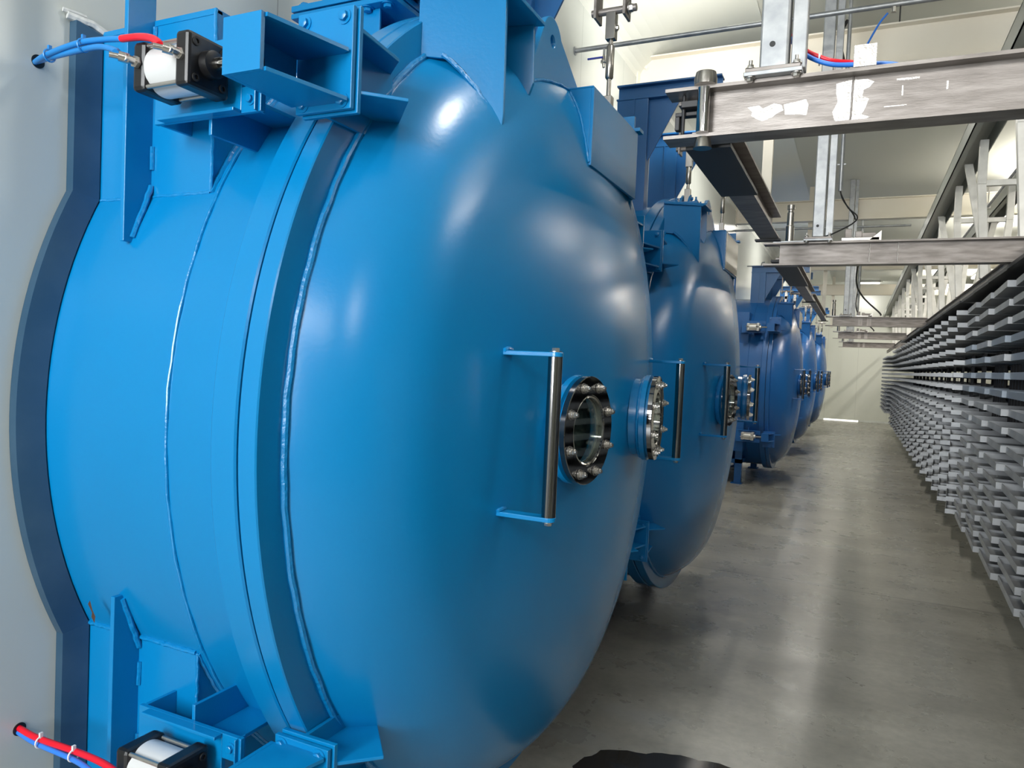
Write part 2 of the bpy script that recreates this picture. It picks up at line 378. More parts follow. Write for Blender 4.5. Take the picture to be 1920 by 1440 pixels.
    # cylinder carriers at the four corners
    for sy in (1, -1):
        for sz in (1, -1):
            mb = MB(mir(sy, sz))
            mb.box(-1.535, -1.262, -1.262, -1.250, 2.215, 2.385)    # plate behind the cylinder
            mb.box(-1.50, -1.262, -1.285, -1.262, 2.215, 2.223)
            mb.box(-1.262, -1.205, -1.262, -1.250, 2.215, 2.272); mb.box(-1.262, -1.205, -1.262, -1.250, 2.335, 2.385)
            mb.box(-1.216, -1.212, -1.272, -1.240, 2.215, 2.385)
            mb.box(-1.372, -1.362, -1.250, -1.06, 2.180, 2.262); mb.box(-1.362, -1.265, -1.250, -1.04, 2.252, 2.262); mb.box(-1.53, -1.52, -1.25, -1.165, 2.215, 2.385)
            br = mb.build('cylinder_bracket', 'blue', root, bevel=.0015)
            for zz in (2.243, 2.36): MB(mir(sy, sz)).bolt((-1.234, -1.262, zz), (0, -1, 0), .009).build('bolt', 'blue', br)
    return root

def make_port(root, sy):
    """sight port standing on the dome, axis along the dome's own normal"""
    y0 = -.372 if sy < 0 else .338; z0 = ZC - .01
    P = Vector((dome_x(y0, z0), y0, z0)); N = Vector((1, y0 * .30, 0)).normalized(); P += N * (.0 if sy < 0 else .026)
    t = Vector((0, 0, 1)); b_ = N.cross(t).normalized(); t = b_.cross(N)
    def at(a, rr, d): return P + N * d + (b_ * math.cos(a) + t * math.sin(a)) * rr
    nk = MB().lathe([(-.03, .150), (.012, .146), (.012, .166), (.030, .166), (.032, .150), (.040, .150), (.042, .110), (-.03, .110)], P, N, 64, closed=True).build('sight_port', 'blue', root)
    tw = [at(2 * PI * k / 80, .152 + .002 * math.sin(k * 2.1), .006) for k in range(81)]
    MB().tube(tw, .008, 8).build('weld_bead', 'weld', nk)
    MB().lathe([(.040, .106), (.040, .150), (.042, .152), (.042, .164), (.058, .164), (.060, .162), (.060, .108), (.058, .106)], P, N, 72, closed=True).build('steel_flange', 'mirror', nk)
    MB().lathe([(.026, .107), (.056, .107), (.059, .104), (.056, .099), (.026, .099)], P, N, 64, closed=True).build('retaining_ring', 'chrome', nk)
    MB().lathe([(.028, .001), (.028, .0985), (.044, .0985), (.044, .001)], P, N, 48, closed=True).build('glass', 'glass', nk)
    MB().lathe([(-.004, .001), (-.004, .109), (.001, .109), (.001, .001)], P, N, 40, closed=True).build('dark_liner', 'dark', nk)
    for k in range(8):
        a = 2 * PI * (k + .5) / 8; q = at(a, .138, .060)
        MB().bolt(q, N, .0105, .009, .014).bolt(at(a, .138, .067), N, .009, .010).build('bolt', 'zinc', nk)
def make_handle(root, sy):
    y = .737 * sy; x = -.699
    h = MB().cyl((x, y, 1.297), (x, y, 1.709), .0185, 32).build('door_handle', 'handle', root)
    for z, nm in ((1.709, 1), (1.285, -1)):
        xr = dome_x(y, z) - .01
        poly = [(xr, y - .020), (x, y - .020)] + [(x + .020 * math.sin(a), y - .020 * math.cos(a)) for a in [PI * k / 10 for k in range(1, 10)]] + [(x, y + .020), (xr, y + .020)]
        br = MB().prism(poly, 'z', z, z + .012).build('handle_bracket', 'blue', h, bevel=.002)
        zz = z + .012 if nm > 0 else z
        MB().bolt((x, y, zz), (0, 0, nm), .0105, .010).build('bolt', 'zinc', h)
        w_ = MB(); xx = dome_x(y, z)
        weldline(w_, [(xx, y - .022, z + .012), (xx + .004, y - .01, z + .016), (xx + .002, y + .02, z + .014)], .006); w_.build('weld', 'weld', h)

def make_door():
    root = empty('chamber_door', (0, 0, 0), '', 'chamber door')
    MB().lathe(DOME, (0, 0, ZC), (1, 0, 0), 220).build('dished_head', 'blue', root)
    MB().lathe([(-1.158, 1.20), (-1.158, RF - .003), (-1.155, RF), (-1.110, RF), (-1.107, RF - .003), (-1.107, 1.255), (-1.112, 1.20)], (0, 0, ZC), (1, 0, 0), 220, closed=True).build('door_flange', 'blue', root)
    b = MB(); bead(b, -1.103, 1.268, .0085, 330); b.build('weld_bead', 'weld', root)
    for s in (-1, 1): make_port(root, s); make_handle(root, s)
    # ---- open lug box (nearer one): two side plates, back and cap
    def side(y, x0, pts, t=.012, mb=None):
        mb.prism(pts, 'y', y, y + t)
    zt = 2.680
    def curve_edge(y, z0, z1, n=12):
        return [(dome_x(y, z0 + (z1 - z0) * k / n) - .004, z0 + (z1 - z0) * k / n) for k in range(n + 1)]
    mb = MB()
    for y, zc in ((-.70, 2.325), (-.50, 2.480)):
        e = curve_edge(y, 2.50 if y < -.6 else 2.62, zc)
        e = [(x, z) for x, z in e]
        poly = [(-1.115, zt), (-.912, zt), (-.908, zc + .032), (dome_x(y, zc) + .004, zc - .003)] + e[::-1] + [(-1.115, e[0][1] + .002)]
        sk = MB(lambda p, k=(.55 if y < -.6 else .25): Vector((p.x, p.y + (p.x + .95) * k, p.z))); sk.prism(poly, 'y', y, y + .012); mb.add(sk.v, sk.f)
    mb.prism([(-1.115, -.80), (-.885, -.674), (-.885, -.47), (-1.115, -.53)], 'z', zt, zt + .012)
    mb.box(-1.10, -1.09, -.708, -.50, 2.50, zt)
    lb = mb.build('lifting_lug_box', 'blue', root, bevel=.0015)
    w_ = MB(); weldline(w_, [(x_, -.702 + (x_ + .95) * .55, z_) for x_, z_ in [(dome_x(-.72, 2.51 - k * .02) + .001, 2.51 - k * .02) for k in range(10)]], .0065)
    weldline(w_, [(dome_x(-.5, 2.6 - k * .02) + .001, -.488, 2.6 - k * .02) for k in range(7)], .006)
    weldline(w_, [(-1.11, -.80, zt - .002), (-.90, -.676, zt - .002)], .005); w_.build('box_weld', 'weld', lb)
    hp = MB().prism([(-.68, zt + .012), (-.54, zt + .012), (-.575, zt + .07), (-.60, zt + .085), (-.625, zt + .07)], 'x', -1.05, -1.038).prism([(-.68, zt + .012), (-.54, zt + .012), (-.575, zt + .07), (-.60, zt + .085), (-.625, zt + .07)], 'x', -1.002, -.99).box(-1.08, -.93, -.70, -.52, zt + .012, zt + .024)
    hb = hp.build('hinge_clevis', 'blue', root, bevel=.0015)
    for x, y in ((-1.065, -.68), (-.945, -.68), (-1.065, -.54), (-.945, -.54)): MB().bolt((x, y, zt + .024), (0, 0, 1), .010, .010, .018).build('bolt', 'blue', hb)
    MB().cyl((-1.06, -.60, zt + .06), (-.98, -.60, zt + .06), .010, 12).build('clevis_pin', 'blue', hb)
    # ---- closed lug box with a front plate
    mb = MB()
    for y, za, zb_ in ((-.125, 2.62, 2.357), (.418, 2.60, 2.357)):
        e = curve_edge(y, za if abs(y) < .3 else 2.57, zb_)
        mb.prism([(-1.0, za), (-.858, za), (-.858, zb_ + .004), (-.90, zb_)] + [(x, z) for x, z in e[::-1]] + ([(-.985, 2.57)] if y > .3 else []), 'y', y, y + .012)
    mb.prism([(-.125, 2.62), (-.125, 2.361), (.418, 2.361), (.418, 2.62)], 'x', -.8579, -.847)
    mb.box(-1.02, -.85, -.125, .43, 2.6205, 2.626)
    bx = mb.build('closed_lug_box', 'blue', root, bevel=.003)
    mb = MB(); mb.box(-1.0, -.868, .43, .445, 2.31, 2.70).box(-.985, -.835, .40, .455, 2.628, 2.642)
    mb.build('side_cheek', 'blue', bx, bevel=.0015)
    w_ = MB(); weldline(w_, [(dome_x(-.125, 2.61 - k * .02) + .002, -.127, 2.61 - k * .02) for k in range(13)], .005); w_.build('box_weld', 'weld', bx)
    c2 = MB()
    for x in (-1.0, -.945): c2.prism([(.30, 2.624), (.44, 2.624), (.40, 2.69), (.37, 2.705), (.34, 2.69)], 'x', x, x + .012)
    c2.build('hinge_clevis', 'dkblue', root, bevel=.0015)
    # ---- lifting ear with eye
    n = 28; xe = -.952
    out = [(-.02, 2.55), (-.215, 2.745)] 
    arc = [(-.275 + .082 * math.cos(a), 2.715 + .082 * math.sin(a)) for a in [math.radians(28) + math.radians(135) * k / 12 for k in range(13)]]
    base = [(-.47, 2.50), (-.35, 2.54), (-.2, 2.565), (-.02, 2.55)]
    outer = [(.07, 2.60)] + arc + [(-.47, 2.52)]
    low = [(-.47, 2.44), (-.30, 2.50), (-.15, 2.53), (.07, 2.52)]
    outer = outer + low
    mb = MB(); mb.prism(outer, 'x', xe - .011, xe + .011)
    ear = mb.build('lifting_ear', 'blue', root, bevel=.003)
    hole = MB().cyl((xe - .05, -.275, 2.722), (xe + .05, -.275, 2.722), .021, 28)
    me_h = hole.build('ear_hole_cutter', 'blue')
    bo = ear.modifiers.new('hole', 'BOOLEAN'); bo.operation = 'DIFFERENCE'; bo.object = me_h; bo.solver = 'EXACT'
    bpy.context.view_layer.update()
    dg = bpy.context.evaluated_depsgraph_get(); nm = bpy.data.meshes.new_from_object(ear.evaluated_get(dg)); ear.modifiers.clear(); ear.data = nm
    bpy.data.objects.remove(me_h)
    rho = 1.0
    while dome_x(rho, ZC) > xe + .011: rho += .002
    w_ = MB(); weldline(w_, [(xe + .012, y, ZC + math.sqrt(rho * rho - y * y)) for y in (-.44, -.36, -.28, -.2, -.12, -.04, .04)], .005); w_.build('ear_weld', 'weld', ear)
    # ---- lock guides at four corners of the rim
    for sy in (1, -1):
        for sz in (1, -1):
            T = mir(sy, sz)
            mb = MB(T); mb.box(-1.170, -1.018, -1.192, -1.180, 2.224, 2.444); mb.box(-1.164, -1.012, -1.176, -1.164, 2.218, 2.448)
            mb.prism([(-1.105, -1.165), (-1.014, -1.165), (-.938, -1.09), (-1.06, -.95), (-1.105, -.93)], 'z', 2.262, 2.270)
            mb.prism([(-1.105, -1.165), (-1.014, -1.165), (-1.03, -1.00), (-1.105, -.93)], 'z', 2.395, 2.405)
            mb.box(-1.105, -1.095, -1.165, -.93, 2.218, 2.448)
            g_ = mb.build('lock_guide', 'blue', root, bevel=.0015)
            for x in (-1.150, -1.042):
                for z in (2.243, 2.422):
                    MB(T).bolt((x, -1.192, z), (0, -1, 0), .0115, .010).build('bolt', 'blue', g_)
    return root

def make_cylinder(sz, barrel='barrel', cap='black'):
    """square-flanged pneumatic cylinder with its axis along x"""
    root = empty('air_cylinder', (0, 0, 0), '', 'pneumatic cylinder', 'air cylinders of the door locks')
    T = mir(1, sz); y0, y1, z0, z1 = -1.392, -1.280, 2.236, 2.350; yc = (y0 + y1) / 2; zc = (z0 + z1) / 2
    MB(T).box(-1.318, -1.279, y0, y1, z0, z1).build('front_flange', cap, root, bevel=.008)
    MB(T).box(-1.452, -1.412, y0 + .004, y1 - .004, z0 + .004, z1 - .004).build('rear_flange', cap, root, bevel=.010)
    MB(T).cyl((-1.414, yc, zc), (-1.316, yc, zc), .053, 48).build('barrel', barrel, root)
    for yy in (y0 + .014, y1 - .014):
        for zz in (z0 + .014, z1 - .014):
            MB(T).cyl((-1.414, yy, zz), (-1.316, yy, zz), .005, 12).build('tie_rod', 'zinc', root)
    for yy in (y0 + .02, y1 - .02):
        for zz in (z0 + .02, z1 - .02): MB(T).lathe([(0, .009), (.003, .009), (.003, .005), (-.001, .005)], (-1.279, yy, zz), (1, 0, 0), 14, closed=True).build('cap_screw', 'rubber', root)
    MB(T).lathe([(0, .030), (.02, .028), (.022, .022)], (-1.281, yc, zc), (1, 0, 0), 32).build('rod_gland', cap, root)
    MB(T).cyl((-1.262, yc, zc), (-1.174, yc, zc), .013, 20).build('piston_rod', 'chrome', root)
    for x in (-1.432, -1.300):
        ft = MB(T); ft.lathe([(0, .013), (.008, .013)], (x, y0 + .002, zc + (.006 if x < -1.4 else .006)), (0, -1, 0), 6, smooth=False)
        ft.cyl((x, y0 - .004, zc + (.006 if x < -1.4 else .006)), (x, y0 - .03, zc + (.006 if x < -1.4 else .006)), .008, 14)
        ft.lathe([(0, .0105), (.02, .0105)], (x, y0 - .018, zc + (.006 if x < -1.4 else .006)), (-.6, -.8, .1), 14)
        ft.cyl((x - .006, y0 - .03, zc + (.006 if x < -1.4 else .006)), (x - .02, y0 - .05, zc + (.006 if x < -1.4 else .006)), .006, 12)
        ft.build('hose_fitting', 'zinc', root)
    return root
def make_wedge(sz):
    """hollow wedge pushed over the lock guide by the cylinder"""
    root = empty('lock_wedge', (0, 0, 0), '', 'door lock', 'sliding lock wedges of the doors')
    T = mir(1, sz); ya, yb = -1.400, -1.200; z0, z1 = 2.238, 2.350
    MB(T).prism([(-1.174, ya), (-1.075, ya), (-1.075, ya + .010), (-1.164, ya + .010), (-1.164, yb), (-1.174, yb)], 'z', z0, z1).build('outer_plates', 'blue', root)
    for z, nm in ((z1 - .008, 'top_plate'), (z0, 'bottom_plate')):
        MB(T).prism([(-1.1635, ya + .0105), (-1.0695, ya + .0105), (-1.022, yb), (-1.10, yb + .03), (-1.1635, yb)], 'z', z, z + .008).build(nm, 'blue', root)
    MB(T).lathe([(0, .024), (.012, .024), (.013, .022)], (-1.164, -1.332, 2.294), (1, 0, 0), 24).build('roller', 'black', root)
    return root
def make_gantry(dz=0, tip=-.865, zf=2.815):
    root = empty('door_gantry', (0, 0, 0), '', 'lifting gantry')
    Z = 3.47 + dz
    m = MB().box(-1.54, -1.33, -.045, -.037, zf + .043, Z - .1).box(-1.54, -1.33, .037, .045, zf + .043, Z - .1).box(-1.54, -1.532, -.037, .037, zf + .043, Z - .1).box(-1.338, -1.33, -.037, .037, zf + .043, Z - .1)
    m.build('column', 'dkblue', root, bevel=.002)
    MB().ibeam('x', -1.545, tip, 0, Z - .10, Z, .10, .010, .008).build('top_beam', 'dkblue', root)
    MB().prism([(-1.33, Z - .10), (-1.12, Z - .10), (-1.33, Z - .50)], 'y', -.006, .006).build('gusset', 'dkblue', root)
    MB().box(-1.426, -1.418, -.052, -.045, zf + .06, Z - .10).build('web_stiffener', 'dkblue', root)
    MB().box(-1.60, -1.46, -.065, -.055, min(2.55, zf - .09), zf).box(-1.60, -1.46, .055, .065, min(2.55, zf - .09), zf).box(-1.535, -1.525, -.055, .055, min(2.55, zf - .09), zf).build('stub_column', 'blue', root, bevel=.002)
    fp = MB().box(-1.80, -1.38, -.10, .10, zf, zf + .017).build('foot_plate', 'blue', root, bevel=.002)
    MB().box(-1.80, -1.38, -.10, .10, zf + .023, zf + .043).build('upper_foot_plate', 'blue', root, bevel=.002)
    for x in (-1.76, -1.66, -1.50, -1.42): MB().bolt((x, -.078, zf), (0, 0, -1), .014, .012).cyl((x, -.078, zf), (x, -.078, zf + .047), .010, 10).bolt((x, -.078, zf + .043), (0, 0, 1), .014, .012).build('bolt', 'blue', fp)
    return root
def make_turnbuckle(zb, zt, x=-.98, lean=0):
    root = empty('turnbuckle_link', (0, 0, 0), '', 'turnbuckle', 'turnbuckles holding up the doors')
    z = zb
    mb = MB().box(x - .018, x + .018, -.018, .018, z, z + .085); mb.build('lower_clevis', 'rod', root, bevel=.002)
    b_ = MB().bolt((x + .018, 0, z + .03), (1, 0, 0), .009); b_.build('pin_bolt', 'zinc', root)
    L = zt - zb
    MB().cyl((x, 0, z + .085), (x, 0, zt - .10), .009, 14).build('threaded_rod', 'rod', root)
    MB().lathe([(0, .012), (.006, .0165), (.13, .0165), (.136, .012)], (x, 0, z + .085 + (L - .27) * .42), (0, 0, 1), 24).build('sleeve', 'rod', root)
    MB().box(x - .020, x + .020, -.018, .018, zt - .125, zt - .02).build('upper_clevis', 'rod', root, bevel=.002)
    MB().bolt((x + .02, 0, zt - .08), (1, 0, 0), .010).build('pin_bolt', 'zinc', root)
    h = MB().box(x - .065, x - .055, -.04, .04, zt - .045, zt + .19).box(x + .055, x + .065, -.04, .04, zt - .045, zt + .19).cyl((x - .085, 0, zt - .01), (x + .10, 0, zt - .01), .014, 20)
    h.box(x - .065, x + .065, -.04, .04, zt + .19, zt + .20)
    h.build('hanger_yoke', 'steel', root); MB().bolt((x + .07, 0, zt - .01), (1, 0, 0), .016, .016).build('pin_bolt', 'zinc', root)
    return root

YS = [2.49, 5.24, 12.26, 16.75, 22.2]
WHERE = ['nearest the camera', 'second from camera', 'third from camera', 'fourth from camera', 'farthest from camera']
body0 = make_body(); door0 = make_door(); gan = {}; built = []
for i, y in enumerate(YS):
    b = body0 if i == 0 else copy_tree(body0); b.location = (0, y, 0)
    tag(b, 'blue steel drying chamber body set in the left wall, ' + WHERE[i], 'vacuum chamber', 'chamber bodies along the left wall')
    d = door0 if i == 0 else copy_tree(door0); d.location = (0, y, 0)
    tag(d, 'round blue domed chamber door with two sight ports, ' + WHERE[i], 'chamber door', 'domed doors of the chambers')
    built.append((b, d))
    if i in (1, 2):
        pm = MB().box(-.8465, -.843, -.105, .405, 2.372, 2.608); o = pm.build('steel_face_plate', 'rod', d, bevel=.001); tag(o, 'bare grey steel face plate', None)
    dz = (0, 0, -.2, -.03, -.03)[i]
    for r, side_ in ((-.43, 'near'), (.43, 'far')):
        dg_ = dz + (.07 if (side_ == 'near' and i < 2) else 0); k = round(dg_, 2)
        k = (k, i if i < 2 else 2)
        if k not in gan: gan[k] = make_gantry(dg_, -.865 if i < 2 else (-.72 if i == 2 else -.80), 2.815 if i == 0 else 2.60); g = gan[k]
        else: g = copy_tree(gan[k])
        g.location = (0, y + r, 0)
        tag(g, 'dark blue gantry arm over the %s half of the door %s' % (side_, WHERE[i].split(',')[0]), 'lifting gantry', 'gantries over the doors')
tbs = {}
for i, y in enumerate(YS):
    dz = (0, 0, -.2, -.03, -.03)[i]
    for r, zb, x, side_ in ((-.60, 2.715, -1.015, 'near'), (.38, 2.685, -.967, 'far')):
        key = (side_, round(dz, 2)); zt = (3.06 if side_ == 'near' else 3.12) + dz * .9 + (.0)
        if key not in tbs: tbs[key] = make_turnbuckle(zb, zt, x); t = tbs[key]
        else: t = copy_tree(tbs[key])
        t.location = (0, y + r, 0)
        tag(t, 'grey steel turnbuckle holding the %s side of the door %s' % (side_, WHERE[i].split(',')[0]), 'turnbuckle', 'turnbuckles holding up the doors')
bpy.context.view_layer.update()
HAZE_TINT = [None, {'blue_paint': M['blue_b'], 'blue_painted_weld': M['blue_b']}] + [{'blue_paint': M['blue_c'], 'blue_painted_weld': M['blue_c'], 'deep_blue_paint': M['blue_c']}] * 3  # haze-tinted blues for the chambers behind the first
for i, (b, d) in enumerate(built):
    if HAZE_TINT[i]: repaint(b, HAZE_TINT[i]); repaint(d, HAZE_TINT[i])
for sz, nm in ((1, 'upper'), (-1, 'lower')):
    c0 = make_cylinder(sz); w0 = make_wedge(sz); c1 = make_cylinder(sz, 'silver', 'silver'); used = False
    for i, y in enumerate(YS[:3]):
        c = c0 if i == 0 else (c1 if i == 2 else copy_tree(c0)); c.location = (0, y, 0)
        tag(c, ('silver' if i == 2 else 'black and white') + ' cylinder at the %s corner of the chamber %s' % (nm, WHERE[i].split(',')[0]), 'pneumatic cylinder', 'air cylinders of the door locks')
        ww = w0 if i == 0 else copy_tree(w0); ww.location = (0, y, 0)
        if HAZE_TINT[i]: repaint(ww, HAZE_TINT[i])
        tag(ww, 'hollow blue lock wedge at the %s corner of the door %s' % (nm, WHERE[i].split(',')[0]), 'door lock', 'sliding lock wedges of the doors')

# ---- sheet metal trim round each chamber where it leaves the wall
def trim_outline(off):
    hs = 1.165 + off; r = RB + off; half = math.sqrt(max(r * r - hs * hs, 0)); P = []
    a0 = math.asin(half / r)
    P += [(-hs, 0.02), (-hs, ZC - half)]
    for k in range(1, 32):
        a = -a0 + 2 * a0 * k / 32; P.append((-r * math.cos(a), ZC + r * math.sin(a)))
    P += [(-hs, ZC + half), (-hs, 2.505 + off * .3)]
    P += [(hs, 2.505 + off * .3), (hs, ZC + half)]
    for k in range(1, 32):
        a = a0 - 2 * a0 * k / 32; P.append((r * math.cos(a), ZC + r * math.sin(a)))
    P += [(hs, ZC - half), (hs, 0.02)]
    return P
def make_trim():
    o_ = trim_outline(.066); i_ = trim_outline(.004); mb = MB(); n = len(o_)
    vs = [(WX + .001, *p) for p in o_] + [(WX + .028, *p) for p in o_] + [(WX + .045, *p) for p in i_] + [(WX + .001, *p) for p in i_]
    fs = []
    for i in range(n - 1):
        j = i + 1
        for a, b in ((0, 1), (1, 2), (2, 3), (3, 0)): fs.append((a * n + i, a * n + j, b * n + j, b * n + i))
    fs += [(0, n, 2 * n, 3 * n), (n - 1, 2 * n - 1, 3 * n - 1, 4 * n - 1)]
    mb.add(vs, fs); return mb
t0 = struct('trim_2', make_trim(), 'trim'); t0.location = (0, YS[0], 0)
for i, y in enumerate(YS[1:]):
    c = t0.copy(); COL.objects.link(c); c.name = 'trim_%d' % (i + 3); c.location = (0, y, 0)
sm_ = MB()
weldline(sm_, [(WX + .012, 1.245, 2.535), (WX + .03, 1.30, 2.53), (WX + .04, 1.34, 2.515)], .010); weldline(sm_, [(WX + .008, 1.235, 2.545), (WX + .02, 1.29, 2.545)], .006)
tag(sm_.build('sealant_smear', 'sealant'), 'ragged white sealant smear on the wall above the top left trim corner', 'sealant')
tag(MB().add([(-1.7535, 1.244, 1.024), (-1.744, 1.2425, 1.036), (-1.738, 1.2455, 1.012), (-1.730, 1.2482, .995), (-1.737, 1.2515, .975), (-1.746, 1.249, .990), (-1.742, 1.2475, 1.003)], [(0, 1, 2, 3, 4, 5, 6)]).build('paint_chip', 'primer'), 'small brown bare patch chipped in the blue paint low on the nearest chamber', 'paint chip')

# ------------------------------------------------------------------ air hoses from the wall to the cylinders of the first chamber
def hose(name, pts, mt, label, r=.0065, group='air hoses'):
    return tag(MB().tube(curve(pts), r, 10).build(name, mt), label, 'hose', group)
hz = 2.378
for nm, y, z, l in (('upper', 1.180, 2.392, 'top left'), ('lower', 1.168, .694, 'bottom left')):
    MB_ = MB().cyl((WX - .002, y, z), (WX + .0015, y, z), .0165, 24); tag(MB_.build('cable_hole', 'dark'), 'round dark hole in the wall where the %s hoses come out' % nm, 'hole', 'hose holes in the wall')
h1 = hose('air_hose', [(-1.91, 1.180, 2.392), (-1.80, 1.150, 2.378), (-1.66, 1.125, 2.366), (-1.56, 1.105, 2.352), (-1.48, 1.085, 2.325), (-1.455, 1.065, 2.310)], 'hosepaint', 'thin blue hose to the rear end of the upper black and white cylinder')
h2 = hose('air_hose', [(-1.91, 1.176, 2.388), (-1.80, 1.140, 2.381), (-1.66, 1.120, 2.380), (-1.57, 1.115, 2.373), (-1.50, 1.112, 2.364)], 'hosepaint', 'painted blue stretch of the hose that turns red at the upper cylinder')
h3 = hose('air_hose', [(-1.50, 1.112, 2.364), (-1.43, 1.100, 2.353), (-1.37, 1.082, 2.335), (-1.330, 1.068, 2.315), (-1.318, 1.062, 2.305)], 'red', 'bright red hose bending down to the front of the upper cylinder', .0078)
h4 = hose('air_hose', [(-1.91, 1.168, .697), (-1.82, 1.163, .694), (-1.66, 1.155, .706), (-1.54, 1.135, .722), (-1.45, 1.112, .730), (-1.38, 1.085, .732), (-1.325, 1.066, .738)], 'red', 'red hose running from the wall hole to the lower cylinder', .0078)
h5 = hose('air_hose', [(-1.91, 1.166, .688), (-1.82, 1.160, .682), (-1.66, 1.146, .692), (-1.56, 1.118, .708), (-1.49, 1.088, .722), (-1.455, 1.068, .735)], 'hoseblue', 'blue hose running under the red one to the lower cylinder', .0065)
def zip_tie(p, mt, label):
    ring = [(p[0], p[1] + .014 * math.cos(a), p[2] + .014 * math.sin(a)) for a in [2 * PI * k / 16 for k in range(17)]]
    tag(MB().tube(ring, .0022, 6).box(p[0] - .003, p[0] + .003, p[1] - .004, p[1] + .004, p[2] + .011, p[2] + .024).build('cable_tie', mt), label, 'cable tie', 'cable ties on the hoses')
zip_tie((-1.80, 1.145, 2.380), 'hosepaint', 'blue cable tie on the upper hoses next to the wall'); zip_tie((-1.64, 1.120, 2.372), 'hosepaint', 'blue cable tie on the upper hoses in front of the trim')
zip_tie((-1.80, 1.160, .690), 'white', 'white cable tie on the lower hoses near the wall hole'); zip_tie((-1.66, 1.150, .699), 'white', 'white cable tie on the lower hoses halfway to the cylinder')

# ------------------------------------------------------------------ overhead rails
BE = [(2.49, 2.447, 2.612, -.625, 2.2), (5.24, 2.395, 2.545, -.612, 2.2), (12.26, 2.405, 2.55, -.48, 2.2), (16.75, 2.405, 2.55, -.50, 2.2), (22.2, 2.405, 2.55, -.50, 2.2)]
ORD = ['nearest', 'second', 'third', 'fourth', 'farthest']
for i, (y, z0, z1, xa, xb) in enumerate(BE):
    root = empty('cross_rail_beam', (0, y, 0), 'dark steel I-beam running across the aisle overhead, %s from the camera' % ORD[i] if i < 4 else 'dark steel I-beam crossing the aisle overhead, farthest one by the end wall', 'steel beam', 'I-beams crossing the aisle')
    MB().box(xa, xb, -.05, .05, z0, z0 + .011).build('bottom_flange', 'steel', root); MB().box(xa, xb, -.05, .05, z1 - .011, z1).build('top_flange', 'steel', root)
    MB().box(xa + .10, xb, -.005, .005, z0 + .011, z1 - .011).build('web', 'steel', root)
    seams = (-.06,) if i == 0 else ((.03, .19) if i == 1 else (.0, .12))
    for s_ in seams:
        pts = [(s_, -.0075, z0 + .011), (s_ + .002, -.0075, z1 - .011)]; w_ = MB(); weldline(w_, pts, .0028); w_.build('seam_weld', 'ground' if i else 'steel', root)
    if i == 0:
        def blob(pts):
            mb = MB(); mb.prism(pts, 'y', -.0062, -.005); mb.build('ground_patch', 'ground', root)
        blob([(-.365, 2.540), (-.33, 2.543), (-.318, 2.532), (-.285, 2.545), (-.262, 2.538), (-.255, 2.520), (-.275, 2.512), (-.29, 2.500), (-.318, 2.492), (-.335, 2.500), (-.352, 2.512), (-.350, 2.525)])
        blob([(-.255, 2.538), (-.22, 2.543), (-.19, 2.548), (-.182, 2.53), (-.186, 2.497), (-.205, 2.503), (-.25, 2.506)])
        blob([(-.105, 2.585), (-.07, 2.592), (-.02, 2.590), (.0, 2.580), (-.012, 2.565), (-.028, 2.558), (-.03, 2.54), (-.012, 2.53), (-.022, 2.50), (-.03, 2.485), (-.006, 2.476), (-.03, 2.465), (-.08, 2.462), (-.105, 2.472), (-.112, 2.50), (-.098, 2.53), (-.104, 2.555)])
        for (a, b, c, d) in ((.06, .12, 2.575, 2.581), (.075, .079, 2.53, 2.56), (.03, .09, 2.50, 2.503), (.19, .195, 2.535, 2.56)): MB().box(a, b, -.0060, -.005, c, d).build('ground_patch', 'ground', root)
        wl = MB()
        for k in range(46): wl.box(-.50 + k * .0085, -.497 + k * .0085, -.0062, -.005, 2.461, 2.465 + .003 * random.random())
        wl.build('stitch_weld', 'ground', root)
    elif i > 1:
        for s_ in seams: MB().box(s_ - .03, s_ + .03, -.0065, -.005, z0 + .015, z1 - .015).build('ground_patch', 'patch', root)
# end pins and trolley clamps
for i, (y, z0, z1, xa, xb) in enumerate(BE):
    if i == 0:
        r_ = empty('rail_end_pin', (0, y, 0), 'round steel pivot pin through the left end of the nearest crossing beam', 'pin')
        MB().cyl((-.497, -.055, z0 + .011), (-.497, -.055, z1 - .011), .020, 28).build('sleeve', 'chrome', r_)
        MB().lathe([(0, .036), (.022, .036), (.04, .032)], (-.495, -.045, z1), (0, 0, 1), 32).build('cap', 'rod', r_)
        MB().lathe([(0, .022), (-.012, .026), (-.035, .030), (-.035, .022)], (-.497, -.035, z0), (0, 0, 1), 28).build('lower_cap', 'rod', r_)
        t_ = empty('rail_end_latch', (0, y, 0), 'small dark steel latch parts behind the pin of the nearest crossing beam', 'latch')
        MB().box(-.60, -.50, .0, .03, 2.535, 2.548).box(-.60, -.585, .0, .03, 2.49, 2.535).build('arm', 'cart', t_, bevel=.002)
        MB().box(-.575, -.51, -.03, .02, 2.553, 2.575).cyl((-.57, -.01, 2.47), (-.57, -.01, 2.60), .006, 10).build('clamp_block', 'cart', t_, bevel=.002)
        MB().box(-.60, -.44, .04, .10, 2.585, 2.597).build('stop_plate', 'steel', t_); MB().box(-.54, -.44, -.0, .10, z0 + .011, z0 + .03).build('stop_block', 'steel', t_)
    else:
        r_ = empty('rail_end_pin', (0, y, 0), 'upright steel pin on top of the left end of the %s crossing beam' % ORD[i], 'pin', 'pins on the crossing beams')
        px = -.455 if i == 1 else (-.37 if i < 3 else -.40)
        MB().lathe([(0, .027), (.11, .027), (.115, .022), (.20, .022), (.205, .017), (.22, .017), (.222, .024), (.25, .024)], (px, -.01, z1), (0, 0, 1), 24).build('sleeve', 'rod', r_)
        MB().box(px - .10, px + .17, -.04, .04, z1, z1 + .010).build('base_plate', 'galv', r_)
